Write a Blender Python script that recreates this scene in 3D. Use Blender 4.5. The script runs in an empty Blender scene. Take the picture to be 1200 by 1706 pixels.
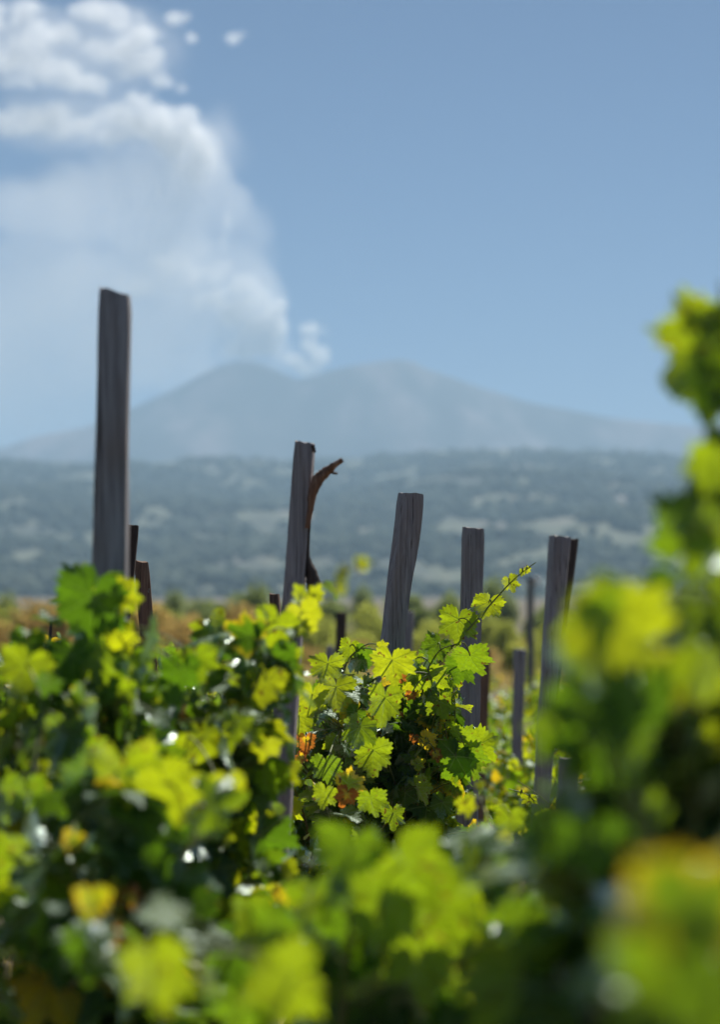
import bpy, bmesh, math, random
import numpy as np
from mathutils import Vector, Matrix, noise as mnoise
rng = np.random.default_rng(7)
random.seed(7)
R = math.radians
SC = bpy.context.scene
COL = SC.collection

# ------------------------------------------------------------------ camera, world, sun, exposure
CAM_Z = 1.45
FPX = 4250.0                      # focal length in photo pixels (85 mm on a 24 mm wide frame)
PITCH = math.atan(132 / FPX)      # the horizon sits 132 px under the middle of the frame
FOCUS = 6.85
cd = bpy.data.cameras.new('camera'); cam = bpy.data.objects.new('camera', cd); COL.objects.link(cam)
cam.location = (0, 0, CAM_Z); cam.rotation_euler = (R(90) + PITCH, 0, 0)
cd.sensor_fit = 'HORIZONTAL'; cd.sensor_width = 24; cd.lens = 85
cd.clip_start = .05; cd.clip_end = 60000
cd.dof.use_dof = True; cd.dof.focus_distance = FOCUS; cd.dof.aperture_fstop = 3.1
cd.dof.aperture_blades = 0
SC.camera = cam

SUN_EL, SUN_AZ = R(51), R(28)     # ahead of the camera, to the right, high
SUN_DIR = Vector((math.sin(SUN_AZ) * math.cos(SUN_EL), math.cos(SUN_AZ) * math.cos(SUN_EL), math.sin(SUN_EL)))
w = bpy.data.worlds.new('World'); SC.world = w; w.use_nodes = True
nt = w.node_tree
bg = nt.nodes['Background']; sky = nt.nodes.new('ShaderNodeTexSky')
sky.sky_type = 'NISHITA'; sky.sun_disc = False
sky.sun_elevation = SUN_EL; sky.sun_rotation = SUN_AZ
sky.altitude = 5500; sky.air_density = 1.0; sky.dust_density = 0.0; sky.ozone_density = 6.0
nt.links.new(sky.outputs[0], bg.inputs[0]); bg.inputs[1].default_value = 0.05
sl = bpy.data.lights.new('sun', 'SUN'); sl.energy = 5.0; sl.angle = R(.53); sl.color = (1, .95, .87)
so = bpy.data.objects.new('sun', sl); COL.objects.link(so); so.location = (5, 5, 30)
so.rotation_euler = SUN_DIR.to_track_quat('Z', 'Y').to_euler()
SC.view_settings.view_transform = 'Standard'; SC.view_settings.look = 'None'
SC.view_settings.exposure = 0.42; SC.view_settings.gamma = 1.0
SC.render.engine = 'CYCLES'
cy = SC.cycles
cy.use_denoising = True
try: cy.denoiser = 'OPENIMAGEDENOISE'
except Exception: pass
cy.max_bounces = 9; cy.diffuse_bounces = 3; cy.glossy_bounces = 2; cy.transmission_bounces = 4
cy.volume_bounces = 6; cy.transparent_max_bounces = 8; cy.volume_max_steps = 128
cy.caustics_reflective = False; cy.caustics_refractive = False
cy.sample_clamp_indirect = 4.0

# ------------------------------------------------------------------ helpers
cp, sp = math.cos(PITCH), math.sin(PITCH)
def P(px, py, d):
    """world point at distance d (along y) that lies where the photo shows (px, py)"""
    u = (px - 600) / FPX; v = (853 - py) / FPX
    y = cp - v * sp; z = sp + v * cp
    k = d / y
    return np.array((u * k, d, CAM_Z + z * k))

def gz(x, y):
    """height of the ground"""
    y = np.asarray(y, float); x = np.asarray(x, float)
    z = -0.03 * np.clip(y - 6, 0, 54) - 0.004 * np.clip(y - 60, 0, 100)
    near = np.exp(-(y / 80.0) ** 2)
    return z + near * (0.03 * np.sin(x * 1.7 + y * .6) + .02 * np.sin(y * 2.3 - x)) 

def tag(o, label=None, cat=None, group=None, kind=None):
    if label: o['label'] = label
    if cat: o['category'] = cat
    if group: o['group'] = group
    if kind: o['kind'] = kind
    return o

def mesh_np(name, V, F, mat=None, parent=None, smooth=True, uv=None, col=None, loc=None):
    """V (n,3), F list of int arrays (m,k)"""
    me = bpy.data.meshes.new(name)
    if not isinstance(F, list): F = [F]
    F = [np.asarray(f, np.int32) for f in F if len(f)]
    loops = np.concatenate([f.ravel() for f in F]); sizes = np.concatenate([np.full(len(f), f.shape[1], np.int32) for f in F])
    starts = np.concatenate(([0], np.cumsum(sizes)[:-1])).astype(np.int32)
    V = np.asarray(V, np.float32)
    if loc is not None: V = V - np.asarray(loc, np.float32)
    me.vertices.add(len(V)); me.vertices.foreach_set('co', V.ravel())
    me.loops.add(len(loops)); me.loops.foreach_set('vertex_index', loops)
    me.polygons.add(len(sizes)); me.polygons.foreach_set('loop_start', starts); me.polygons.foreach_set('loop_total', sizes)
    if smooth: me.polygons.foreach_set('use_smooth', np.ones(len(sizes), bool))
    if uv is not None:
        l = me.uv_layers.new(name='vein'); l.data.foreach_set('uv', np.asarray(uv, np.float32).ravel())
    if col is not None:
        a = me.color_attributes.new('leaf', 'FLOAT_COLOR', 'POINT'); a.data.foreach_set('color', np.asarray(col, np.float32).ravel())
    me.update(calc_edges=True); me.validate()
    o = bpy.data.objects.new(name, me); COL.objects.link(o)
    if mat: me.materials.append(mat)
    if parent: o.parent = parent
    if loc is not None and not parent: o.location = loc
    return o

def empty(name, loc=(0, 0, 0)):
    o = bpy.data.objects.new(name, None); COL.objects.link(o); o.location = loc; o.empty_display_size = .1
    return o

def copy_tree(o):
    c = o.copy(); COL.objects.link(c)
    for ch in o.children:
        d = ch.copy(); COL.objects.link(d); d.parent = c
        for g in ch.children:
            e = g.copy(); COL.objects.link(e); e.parent = d
    return c

class N:
    """small node builder"""
    def __init__(s, name):
        s.m = bpy.data.materials.new(name); s.m.use_nodes = True; s.t = s.m.node_tree
        s.t.nodes.clear(); s.out = s.t.nodes.new('ShaderNodeOutputMaterial')
    def n(s, typ, ins=None, **kw):
        nd = s.t.nodes.new('ShaderNode' + typ)
        for k, v in kw.items(): setattr(nd, k, v)
        for k, v in (ins or {}).items(): s.set(nd.inputs[k], v)
        return nd
    def set(s, inp, v):
        if isinstance(v, bpy.types.NodeSocket): s.t.links.new(v, inp)
        elif isinstance(v, bpy.types.Node): s.t.links.new(v.outputs[0], inp)
        else:
            if inp.type == 'RGBA' and len(v) == 3: v = (*v, 1)
            inp.default_value = v
    def math(s, op, a, b=0.0, c=None, clamp=False):
        nd = s.n('Math', operation=op, use_clamp=clamp); s.set(nd.inputs[0], a); s.set(nd.inputs[1], b)
        if c is not None: s.set(nd.inputs[2], c)
        return nd.outputs[0]
    def mix(s, f, a, b, blend='MIX'):
        nd = s.n('Mix', data_type='RGBA', blend_type=blend); s.set(nd.inputs[0], f); s.set(nd.inputs[6], a); s.set(nd.inputs[7], b)
        return nd.outputs[2]
    def ramp(s, f, stops, interp='LINEAR'):
        nd = s.n('ValToRGB', {0: f}); r = nd.color_ramp; r.interpolation = interp
        while len(r.elements) < len(stops): r.elements.new(.5)
        for e, (p, c) in zip(r.elements, stops):
            e.position = p; e.color = (*c, 1) if not isinstance(c, (int, float)) else (c, c, c, 1)
        return nd.outputs[0]
    def noise(s, vec, scale, detail=4, rough=.55, out=0, dist=0.0):
        nd = s.n('TexNoise', {'Vector': vec, 'Scale': scale, 'Detail': detail, 'Roughness': rough, 'Distortion': dist})
        return nd.outputs[out]
    def mapr(s, v, a, b, c, d, clamp=True):
        nd = s.n('MapRange', {0: v, 1: a, 2: b, 3: c, 4: d}, clamp=clamp); return nd.outputs[0]
    def sm(s, v, a, b):
        nd = s.n('MapRange', {0: v, 1: a, 2: b, 3: 0., 4: 1.}, interpolation_type='SMOOTHSTEP'); return nd.outputs[0]
    def surf(s, x): s.set(s.out.inputs[0], x)
    def vol(s, x): s.set(s.out.inputs[1], x)

# ------------------------------------------------------------------ materials
def leaf_material(name, fine=True):
    b = N(name)
    at = b.n('Attribute', attribute_name='leaf')
    sep = b.n('SeparateColor', {0: at.outputs[0]})
    rnd, rad, age = sep.outputs[0], sep.outputs[1], sep.outputs[2]
    # reflected colour
    green = b.ramp(rnd, [(0, (.022, .055, .016)), (.45, (.038, .085, .020)), (1, (.085, .15, .022))])
    # light that comes through the blade
    trans = b.ramp(rnd, [(0, (.095, .20, .005)), (.35, (.20, .32, .005)), (.7, (.37, .47, .006)), (1, (.56, .58, .008))])
    yel_t = (.90, .62, .012); brn_t = (.55, .17, .02)
    co = b.n('TexCoord').outputs[3]
    geo = b.n('NewGeometry').outputs[0]
    blot = b.noise(geo, 38 if fine else 20, 3)
    # yellowing creeps inwards from the margin
    margin = b.math('ADD', b.math('MULTIPLY', b.math('SUBTRACT', rad, .75), 1.2), b.math('MULTIPLY', b.math('SUBTRACT', blot, .5), 1.5))
    yf = b.sm(b.math('ADD', margin, b.math('MULTIPLY', b.math('SUBTRACT', age, .45), 3.6)), .05, .75)
    bf = b.sm(b.math('ADD', margin, b.math('MULTIPLY', b.math('SUBTRACT', age, .86), 7)), .1, .5)
    refl = b.mix(yf, green, (.30, .24, .03)); refl = b.mix(bf, refl, (.16, .075, .03))
    tr = b.mix(yf, trans, yel_t); tr = b.mix(bf, tr, brn_t)
    spot = b.math('MULTIPLY', b.sm(b.noise(geo, 75 if fine else 30, 2, .4), .665, .70), b.sm(rnd, .15, .5))
    tr = b.mix(spot, tr, (.16, .07, .01)); refl = b.mix(spot, refl, (.10, .05, .02))
    mott = b.mapr(b.noise(geo, 120 if fine else 40, 2), .3, .75, .82, 1.12)
    hgt = None
    if fine:
        uv = b.n('UVMap', uv_map='vein'); su = b.n('SeparateXYZ', {0: uv.outputs[0]})
        al, pe = su.outputs[0], su.outputs[1]
        # main vein tapers towards the lobe tip, side veins run off it in a herringbone
        wv = b.math('MULTIPLY_ADD', al, -.020, .034)
        mainv = b.math('SUBTRACT', 1., b.math('DIVIDE', pe, wv), clamp=True)
        ph = b.math('FRACT', b.math('MULTIPLY', b.math('SUBTRACT', al, b.math('MULTIPLY', pe, .75)), 5.))
        tri = b.math('ABSOLUTE', b.math('SUBTRACT', ph, .5))
        side = b.sm(tri, .06, .0)
        side = b.math('MULTIPLY', side, .28)
        vein = b.math('MAXIMUM', b.sm(mainv, 0., .6), side)
        vor = b.n('TexVoronoi', {'Vector': uv.outputs[0], 'Scale': 26.}, feature='DISTANCE_TO_EDGE')
        net = b.math('MULTIPLY', b.sm(vor.outputs[0], .10, .0), .3)
        vein2 = b.math('MAXIMUM', vein, net)
        tr = b.mix(b.math('MULTIPLY', vein2, .62), tr, b.mix(.5, tr, (.10, .17, .006)))
        refl = b.mix(b.math('MULTIPLY', vein, .7), refl, (.20, .26, .10))
        quilt = b.math('MULTIPLY', b.sm(tri, 0., .5), .3)
        hgt = b.math('SUBTRACT', b.math('ADD', quilt, b.math('MULTIPLY', b.noise(geo, 160, 2), .5)), vein2)
    tr = b.mix(1., tr, b.n('CombineColor', {0: mott, 1: mott, 2: mott}).outputs[0], 'MULTIPLY')
    nrm = None
    if hgt is not None: nrm = b.n('Bump', {'Strength': .4, 'Distance': .003, 'Height': hgt}).outputs[0]
    dif = b.n('BsdfDiffuse', {0: refl, 'Roughness': .4}); trn = b.n('BsdfTranslucent', {0: tr})
    glo = b.n('BsdfGlossy', {0: (.84, .96, .88), 'Roughness': .37 if fine else .4})
    fr = b.n('Fresnel', {'IOR': 1.33})
    if nrm is not None:
        for k in (dif, trn, glo, fr): b.set(k.inputs['Normal'], nrm)
    m1 = b.n('AddShader', {0: dif, 1: b.n('MixShader', {0: .92, 1: b.n('BsdfTransparent', {0: (0, 0, 0)}), 2: trn})})
    fac = b.math('MULTIPLY', b.math('MULTIPLY_ADD', fr.outputs[0], .6, .0), b.math('SUBTRACT', 1., b.math('MULTIPLY', bf, .7)))
    m2 = b.n('MixShader', {0: fac, 1: m1, 2: glo})
    b.surf(m2)
    return b.m
M_LEAF = leaf_material('vine_leaf_near', True)
M_LEAF_FAR = leaf_material('vine_leaf_far', False)

def cane_material():
    b = N('vine_cane')
    at = b.n('Attribute', attribute_name='leaf'); sep = b.n('SeparateColor', {0: at.outputs[0]})
    g = b.n('NewGeometry').outputs[0]
    ns = b.noise(g, 60, 4)
    c = b.ramp(sep.outputs[0], [(0, (.045, .028, .018)), (.35, (.13, .065, .025)), (.7, (.16, .17, .04)), (1, (.24, .32, .06))])
    c = b.mix(b.mapr(ns, .35, .7, 0., .6), c, (.06, .035, .02))
    pr = b.n('BsdfPrincipled', {'Base Color': c, 'Roughness': .55, 'Normal': b.n('Bump', {'Strength': .4, 'Distance': .002, 'Height': ns}).outputs[0]})
    b.surf(pr); return b.m
M_CANE = cane_material()

def bark_material(name, c0, c1, c2, sc=1.0):
    b = N(name)
    co = b.n('TexCoord').outputs[3]
    mp = b.n('Mapping', {'Vector': co, 'Scale': (1., 1., .16)}).outputs[0]
    n1 = b.noise(mp, 55 * sc, 6, .65); n2 = b.noise(co, 9 * sc, 4)
    c = b.ramp(n1, [(.32, c0), (.52, c1), (.72, c2)])
    c = b.mix(b.mapr(n2, .35, .7, 0., .55), c, c0)
    pr = b.n('BsdfPrincipled', {'Base Color': c, 'Roughness': .85, 'Normal': b.n('Bump', {'Strength': .9, 'Distance': .012, 'Height': n1}).outputs[0]})
    b.surf(pr); return b.m
M_BARK = bark_material('old_vine_bark', (.02, .014, .01), (.07, .045, .03), (.16, .11, .075))

def wood_material(name, dark, mid, light, warm, warm_amt=.4):
    b = N(name)
    co = b.n('TexCoord').outputs[3]
    inf = b.n('ObjectInfo').outputs['Random']
    off = b.n('CombineXYZ', {0: b.math('MULTIPLY', inf, 37.), 1: b.math('MULTIPLY', inf, 11.), 2: b.math('MULTIPLY', inf, 5.)})
    p = b.n('VectorMath', {0: co, 1: off}, operation='ADD').outputs[0]
    mp = b.n('Mapping', {'Vector': p, 'Scale': (1., 1., .035)}).outputs[0]
    grain = b.noise(mp, 150, 7, .68, dist=.4)
    mp2 = b.n('Mapping', {'Vector': p, 'Scale': (1., 1., .012)}).outputs[0]
    crack = b.noise(mp2, 170, 5, .6, dist=.8)
    blot = b.noise(b.n('Mapping', {'Vector': p, 'Scale': (1., 1., .35)}).outputs[0], 11, 6, .65)
    c = b.ramp(grain, [(.30, dark), (.50, mid), (.72, light)])
    c = b.mix(b.mapr(blot, .45, .7, 0., warm_amt), c, warm)
    ck = b.sm(crack, .40, .33)
    c = b.mix(b.math('MULTIPLY', ck, .8), c, (.012, .010, .009))
    c = b.mix(b.math('MULTIPLY', b.math('FRACT', b.math('MULTIPLY', inf, 7.3)), .6), c, (1., .90, .84), 'MULTIPLY')
    # lichen specks
    lich = b.sm(b.noise(p, 30, 5, .7), .66, .72)
    c = b.mix(b.math('MULTIPLY', lich, .6), c, (.42, .45, .38))
    knot = b.sm(b.noise(b.n('Mapping', {'Vector': p, 'Scale': (1., 1., .6)}).outputs[0], 14, 2), .70, .76)
    c = b.mix(b.math('MULTIPLY', knot, .7), c, (.03, .02, .016))
    h = b.math('SUBTRACT', b.math('ADD', grain, b.math('MULTIPLY', blot, .6)), b.math('MULTIPLY', ck, 1.2))
    pr = b.n('BsdfPrincipled', {'Base Color': c, 'Roughness': .82, 'Specular IOR Level': .3,
             'Normal': b.n('Bump', {'Strength': .85, 'Distance': .004, 'Height': h}).outputs[0]})
    b.surf(pr); return b.m
M_WOOD = wood_material('weathered_grey_wood', (.20, .19, .20), (.37, .36, .375), (.54, .525, .54), (.33, .26, .22), .6)
M_WOOD_BROWN = wood_material('weathered_brown_wood', (.09, .055, .04), (.22, .14, .10), (.40, .28, .20), (.34, .19, .10), .6)
M_WOOD_DARK = wood_material('dark_barked_wood', (.04, .03, .026), (.09, .07, .06), (.17, .13, .11), (.13, .08, .05), .4)
M_PEEL = wood_material('split_bark_wood', (.10, .05, .03), (.28, .15, .09), (.50, .33, .22), (.32, .16, .08), .5)

def simple(name, c, rough=.8, nscale=5, c2=None, bump=.3, dist=.02):
    b = N(name); g = b.n('TexCoord').outputs[3]; ns = b.noise(g, nscale, 6, .6)
    col = b.mix(b.mapr(ns, .3, .7, 0., 1.), c, c2 or tuple(.6 * x for x in c))
    pr = b.n('BsdfPrincipled', {'Base Color': col, 'Roughness': rough, 'Normal': b.n('Bump', {'Strength': bump, 'Distance': dist, 'Height': ns}).outputs[0]})
    b.surf(pr); return b.m
M_GLAZE = simple('white_glazed_ceramic', (.8, .8, .78), .12, 3, (.75, .75, .74), .0)
M_CONC = simple('pale_concrete', (.22, .22, .21), .9, 12)

def ground_material():
    b = N('dry_soil'); g = b.n('NewGeometry').outputs[0]
    n1 = b.noise(g, 1.3, 8, .6); n2 = b.noise(g, 22, 6, .7); n3 = b.noise(g, .06, 3)
    c = b.ramp(n2, [(.3, (.06, .042, .028)), (.55, (.13, .095, .062)), (.75, (.22, .17, .115))])
    c = b.mix(b.sm(n1, .48, .64), c, (.20, .155, .07))
    c = b.mix(b.sm(n3, .5, .62), c, (.085, .095, .035))
    pr = b.n('BsdfPrincipled', {'Base Color': c, 'Roughness': .95, 'Normal': b.n('Bump', {'Strength': .8, 'Distance': .03, 'Height': n2}).outputs[0]})
    b.surf(pr); return b.m
def hill_material():
    b = N('scrub_hillside'); g = b.n('NewGeometry').outputs[0]
    mp = b.n('Mapping', {'Vector': g, 'Scale': (1., .4, 1.)}).outputs[0]
    n1 = b.noise(mp, .014, 6, .66); n2 = b.noise(mp, .05, 5, .65); n3 = b.noise(mp, .013, 4, .6)
    c = b.ramp(n2, [(.32, (.045, .06, .035)), (.5, (.09, .105, .055)), (.68, (.125, .135, .085))])
    c = b.mix(b.sm(n1, .47, .57), c, (.04, .052, .032))
    c = b.mix(b.math('MULTIPLY', b.sm(n3, .56, .66), .3), c, (.38, .30, .26))
    pr = b.n('BsdfPrincipled', {'Base Color': c, 'Roughness': .95}); b.surf(pr); return b.m
def mountain_material():
    b = N('volcanic_slope'); g = b.n('NewGeometry').outputs[0]
    n1 = b.noise(b.n('Mapping', {'Vector': g, 'Scale': (1., .35, .6)}).outputs[0], .0042, 7, .6); n2 = b.noise(g, .0011, 4, .6)
    c = b.ramp(n1, [(.38, (.006, .007, .012)), (.50, (.03, .029, .034)), (.64, (.24, .19, .19))])
    z = b.n('SeparateXYZ', {0: g}).outputs[2]
    veg = b.math('MULTIPLY', b.sm(b.math('ADD', z, b.math('MULTIPLY', b.math('SUBTRACT', n2, .5), 700.)), 340., 90.), .8)
    c = b.mix(veg, c, b.ramp(n1, [(.40, (.015, .02, .028)), (.62, (.12, .11, .12))]))
    pr = b.n('BsdfPrincipled', {'Base Color': c, 'Roughness': .95}); b.surf(pr); return b.m

# ------------------------------------------------------------------ terrain
def grid_faces(nx, ny):
    i = np.arange(nx - 1)[None, :] + nx * np.arange(ny - 1)[:, None]
    return np.stack([i, i + 1, i + nx + 1, i + nx], -1).reshape(-1, 4)
def fbm2(x, y, sc, oct_=5, seed=0.0):
    out = np.empty(x.shape); f = out.ravel(); xr, yr = x.ravel(), y.ravel()
    for k in range(len(f)):
        f[k] = mnoise.fractal(Vector((xr[k] * sc, yr[k] * sc, seed)), 1.0, 2.0, oct_)
    return out

ys = np.concatenate([np.linspace(-12, 14, 90), np.geomspace(14.4, 9300, 90)])
us = np.linspace(-1, 1, 81)
Y, U = np.meshgrid(ys, us, indexing='ij')
X = U * (14 + .98 * np.clip(Y, 0, None)); X = np.sign(X) * np.abs(X)
Z = gz(X, Y)
for _i in range(len(ys)):
    if ys[_i] < 40:
        for _j in range(len(us)):
            Z[_i, _j] += .035 * mnoise.fractal(Vector((X[_i, _j] * 1.2, ys[_i] * 1.2, 3)), 1, 2, 3)
tag(mesh_np('ground', np.stack([X, Y, Z], -1).reshape(-1, 3), grid_faces(81, len(ys)), ground_material()), kind='structure')

# scrub covered hill, 400 m to 4 km away, its crest drawn from the skyline
HX = [-600, 0, 200, 400, 600, 750, 850, 1000, 1180, 1800]; HY = [790, 759, 770, 765, 760, 745, 742, 746, 757, 800]
ys = np.concatenate([np.geomspace(1150, 3900, 150), np.linspace(3940, 5000, 16)]); us = np.linspace(-900, 2100, 220)
Y, U = np.meshgrid(ys, us, indexing='ij')
X = (U - 600) / FPX * Y
crest = (985 - np.interp(U, HX, HY)) / FPX * 3900
t = np.clip((Y - 1350) / (3900 - 1350), 0, 1)
prof = t ** 1.15
Z = -4.5 + crest * prof + crest * .0
n = fbm2(X, Y * .6, .0023, 5, 5.0)
Z += n * 22 * np.clip(t * 3, 0, 1) * np.clip((1.06 - t) * 4, .22, 1) - 2.5 * (1 - np.clip(t * 8, 0, 1))
back = np.clip((Y - 3900) / 1100, 0, 1)
Z -= back * (Z + 25)
HILL = dict(ys=ys, us=us, Z=Z.copy())
tag(mesh_np('hill', np.stack([X, Y, Z], -1).reshape(-1, 3), grid_faces(220, len(ys)), hill_material()), kind='structure')
def hill_z(px, y):
    i = np.clip(np.searchsorted(HILL['ys'], y), 1, len(HILL['ys']) - 1); j = np.clip(np.searchsorted(HILL['us'], px), 1, 219)
    return HILL['Z'][i, j]

# far double summit
MX = [-1500, -700, 0, 60, 150, 230, 300, 345, 375, 400, 430, 455, 478, 496, 515, 560, 600, 640, 668, 690, 712, 740, 800, 900, 1000, 1130, 1300, 1900, 2700]
MY = [900, 800, 742, 722, 708, 671, 637, 613, 601, 597, 598, 607, 618, 625, 622, 609, 602, 595, 593, 597, 609, 620, 641, 669, 688, 703, 722, 800, 900]
MD = 6500.
ys = np.linspace(4850, 8200, 120); us = np.linspace(-1500, 2700, 300)
Y, U = np.meshgrid(ys, us, indexing='ij')
X = (U - 600) / FPX * MD
H = (985 - np.interp(U, MX, MY)) / FPX * MD
s = np.where(Y < MD, (MD - Y) / (MD - 4850), (Y - MD) / 1600)
n = fbm2(X, Y * .5, .0017, 6, 9.0)
gul = fbm2(X * 1.0, Y * .12, .0036, 4, 2.0)
k = np.clip(s * 6, 0, 1)
Z = H * (1 - np.clip(s, 0, 1)) ** 1.25 + k * (n * 60 + gul * 75) * (1 - s) + (fbm2(X, Y, .004, 3, 4.) * 5) - 40 * np.clip(s, 0, 1)
Z = np.minimum(Z, CAM_Z + (H + 4) / MD * Y - 0)
tag(mesh_np('mountain', np.stack([X, Y, Z], -1).reshape(-1, 3), grid_faces(300, len(ys)), mountain_material()), kind='structure')

# ------------------------------------------------------------------ air
def box(name, lo, hi, mat):
    x0, y0, z0 = lo; x1, y1, z1 = hi
    V = [(x0, y0, z0), (x1, y0, z0), (x1, y1, z0), (x0, y1, z0), (x0, y0, z1), (x1, y0, z1), (x1, y1, z1), (x0, y1, z1)]
    F = [(0, 3, 2, 1), (4, 5, 6, 7), (0, 1, 5, 4), (1, 2, 6, 5), (2, 3, 7, 6), (3, 0, 4, 7)]
    return mesh_np(name, V, np.array(F), mat, smooth=False)
b = N('pale_air')
b.vol(b.n('VolumePrincipled', {'Color': (.53, .775, 1.0), 'Density': 2.0e-4, 'Anisotropy': .05}))
tag(box('haze', (-9500, -40, -60), (9500, 9600, 640), b.m), kind='stuff')

# ------------------------------------------------------------------ smoke plume and clouds, behind the summit
SD = 11500.
MPX = SD / FPX
def smoke_material(name, sharp, veil, seed, dens_s, dens_v):
    """sharp / veil: lists of (px, py, rx, ry, weight) puffs given in the plane of the plume"""
    b = N(name)
    co = b.n('TexCoord').outputs[3]
    pv = b.n('Mapping', {'Vector': co, 'Location': (seed * 3.1, seed, seed * 1.7), 'Scale': (.00157, .00157, .00157)}).outputs[0]
    warp = b.n('VectorMath', {0: b.noise(pv, 1.7, 2, .5, out=1), 1: (.5, .5, .5)}, operation='SUBTRACT').outputs[0]
    def field(blobs, wamt):
        p = b.n('VectorMath', {0: warp, 1: (wamt, wamt, wamt), 2: co}, operation='MULTIPLY_ADD').outputs[0]
        acc = None
        for (px, py, rx, ry, wt) in blobs:
            c = P(px, py, SD) - np.array((0, SD, 0))
            q = b.n('VectorMath', {0: p, 1: tuple(c)}, operation='SUBTRACT').outputs[0]
            q = b.n('VectorMath', {0: q, 1: (1 / (rx * MPX), 1 / (max(min(rx, ry), 12) * 1.25 * MPX), 1 / (ry * MPX))}, operation='MULTIPLY').outputs[0]
            d = b.n('VectorMath', {0: q, 1: q}, operation='DOT_PRODUCT').outputs[1]
            f = b.math('MULTIPLY', b.math('SUBTRACT', 1., d, clamp=True), wt)
            acc = f if acc is None else b.math('MAXIMUM' if wt >= 0 else 'ADD', acc, f)
        return acc
    fb = b.noise(pv, 7., 7, .66)
    tot = None
    if sharp:
        F = field(sharp, 110.)
        v = b.math('ADD', F, b.math('MULTIPLY', b.math('SUBTRACT', fb, .48), 3.9))
        tot = b.math('MULTIPLY', b.math('MULTIPLY', b.sm(v, .25, 1.05), b.sm(F, 0., .25)), dens_s)
    if veil:
        F = field(veil, 320.)
        nv = b.noise(pv, 1.6, 5, .6)
        v = b.math('MULTIPLY', b.sm(F, 0., .55), b.mapr(nv, .30, .68, .40, 1.45))
        d2 = b.math('MULTIPLY', v, dens_v)
        tot = d2 if tot is None else b.math('ADD', tot, d2)
    b.vol(b.n('VolumePrincipled', {'Color': (1., 1., 1.), 'Density': tot, 'Anisotropy': .48}))
    b.m.cycles.volume_step_rate = .55
    return b.m
def prism(name, outline, y0, y1, mat, kind, label=None):
    pts = [P(px, py, SD) for px, py in outline]; n = len(pts)
    V = [(p[0], y0, p[2]) for p in pts] + [(p[0], y1, p[2]) for p in pts]
    F = [np.array([tuple(range(n))]), np.array([tuple(range(2 * n - 1, n - 1, -1))]), np.array([(i, i + n, (i + 1) % n + n, (i + 1) % n) for i in range(n)])]
    o = mesh_np(name, V, F, mat, smooth=False, loc=(0, SD, 0))
    bm = bmesh.new(); bm.from_mesh(o.data); bmesh.ops.recalc_face_normals(bm, faces=bm.faces); bm.to_mesh(o.data); bm.free()
    return tag(o, kind=kind)
plume_sharp = [(508, 612, 36, 16, 1.7), (532, 592, 24, 22, 1.6), (518, 574, 20, 18, 1.4), (518, 550, 22, 18, 1.4), (542, 553, 11, 11, 1.), (492, 600, 22, 18, 1.5),
    (474, 592, 22, 16, .95), (440, 578, 40, 26, 1.3), (452, 540, 36, 36, 1.4), (418, 548, 36, 34, 1.), (466, 516, 20, 22, .95), (420, 512, 44, 30, 1.), (388, 520, 36, 34, .85), (396, 484, 38, 26, .9), (398, 585, 50, 22, .9), (350, 500, 44, 30, .7),
    (368, 452, 26, 30, .75), (372, 405, 13, 34, .75), (378, 375, 8, 26, .7), (330, 460, 50, 26, .65), (290, 440, 60, 30, .6), (230, 470, 70, 34, .55),
    (300, 230, 60, 26, .8), (340, 262, 30, 30, .65), (250, 210, 60, 30, .8)]
plume_veil = [(440, 590, 60, 50, .9), (400, 500, 90, 110, 1.), (300, 480, 170, 120, 1.), (150, 540, 230, 160, .9), (20, 580, 200, 150, .75),
    (310, 270, 80, 80, 1.2), (345, 315, 60, 80, 1.), (380, 360, 60, 60, .8), (420, 400, 60, 50, .5), (450, 440, 50, 40, .3), (240, 340, 150, 110, 1.), (110, 350, 190, 90, .8), (60, 460, 200, 80, .8), (60, 690, 220, 80, .7), (250, 600, 150, 80, .7)]
prism('smoke_plume', [(-140, 200), (60, 190), (330, 150), (420, 230), (500, 330), (545, 430), (560, 520), (575, 560), (580, 640), (300, 760), (-140, 820)],
      SD - 320, SD + 320, smoke_material('volcano_smoke', plume_sharp, plume_veil, 2.0, .030, .0022), 'stuff')
cloud_sharp = [(10, 20, 90, 34, .8), (60, 60, 110, 30, .8), (160, 18, 60, 26, 1.), (205, 36, 46, 26, 1.), (240, 62, 40, 30, 1.05), (196, 84, 60, 26, 1.), (150, 74, 40, 18, .8), (255, 98, 34, 28, 1.), (270, 128, 22, 18, .9), (225, 112, 50, 20, .9),
    (20, 100, 80, 30, 1.05), (80, 118, 70, 28, 1.05), (140, 136, 60, 22, 1.), (178, 152, 28, 10, .7), (30, 138, 70, 16, .8), (292, 34, 20, 18, 1.), (310, 26, 15, 12, .9), (318, 58, 13, 11, 1.), (382, 60, 20, 13, 1.05), (402, 54, 16, 6, .7), (302, 140, 16, 12, .6),
    (20, 205, 80, 30, 1.), (90, 200, 50, 40, 1.05), (140, 212, 50, 26, .95), (200, 195, 46, 36, 1.), (240, 168, 40, 30, 1.1), (270, 190, 40, 36, 1.05), (310, 196, 34, 30, 1.1), (335, 226, 26, 34, 1.), (290, 236, 60, 34, .95), (350, 262, 24, 30, .8), (190, 236, 80, 26, .8), (320, 280, 50, 34, .8)]
cloud_veil = [(120, 80, 220, 90, .7), (150, 210, 230, 70, .8), (330, 250, 90, 80, .7)]
prism('cloud', [(-160, -120), (240, -120), (440, 10), (440, 90), (350, 110), (440, 260), (380, 340), (-160, 330)],
      SD - 260, SD + 260, smoke_material('white_cloud', cloud_sharp, cloud_veil, 5.3, .016, .0018), 'stuff')

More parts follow.
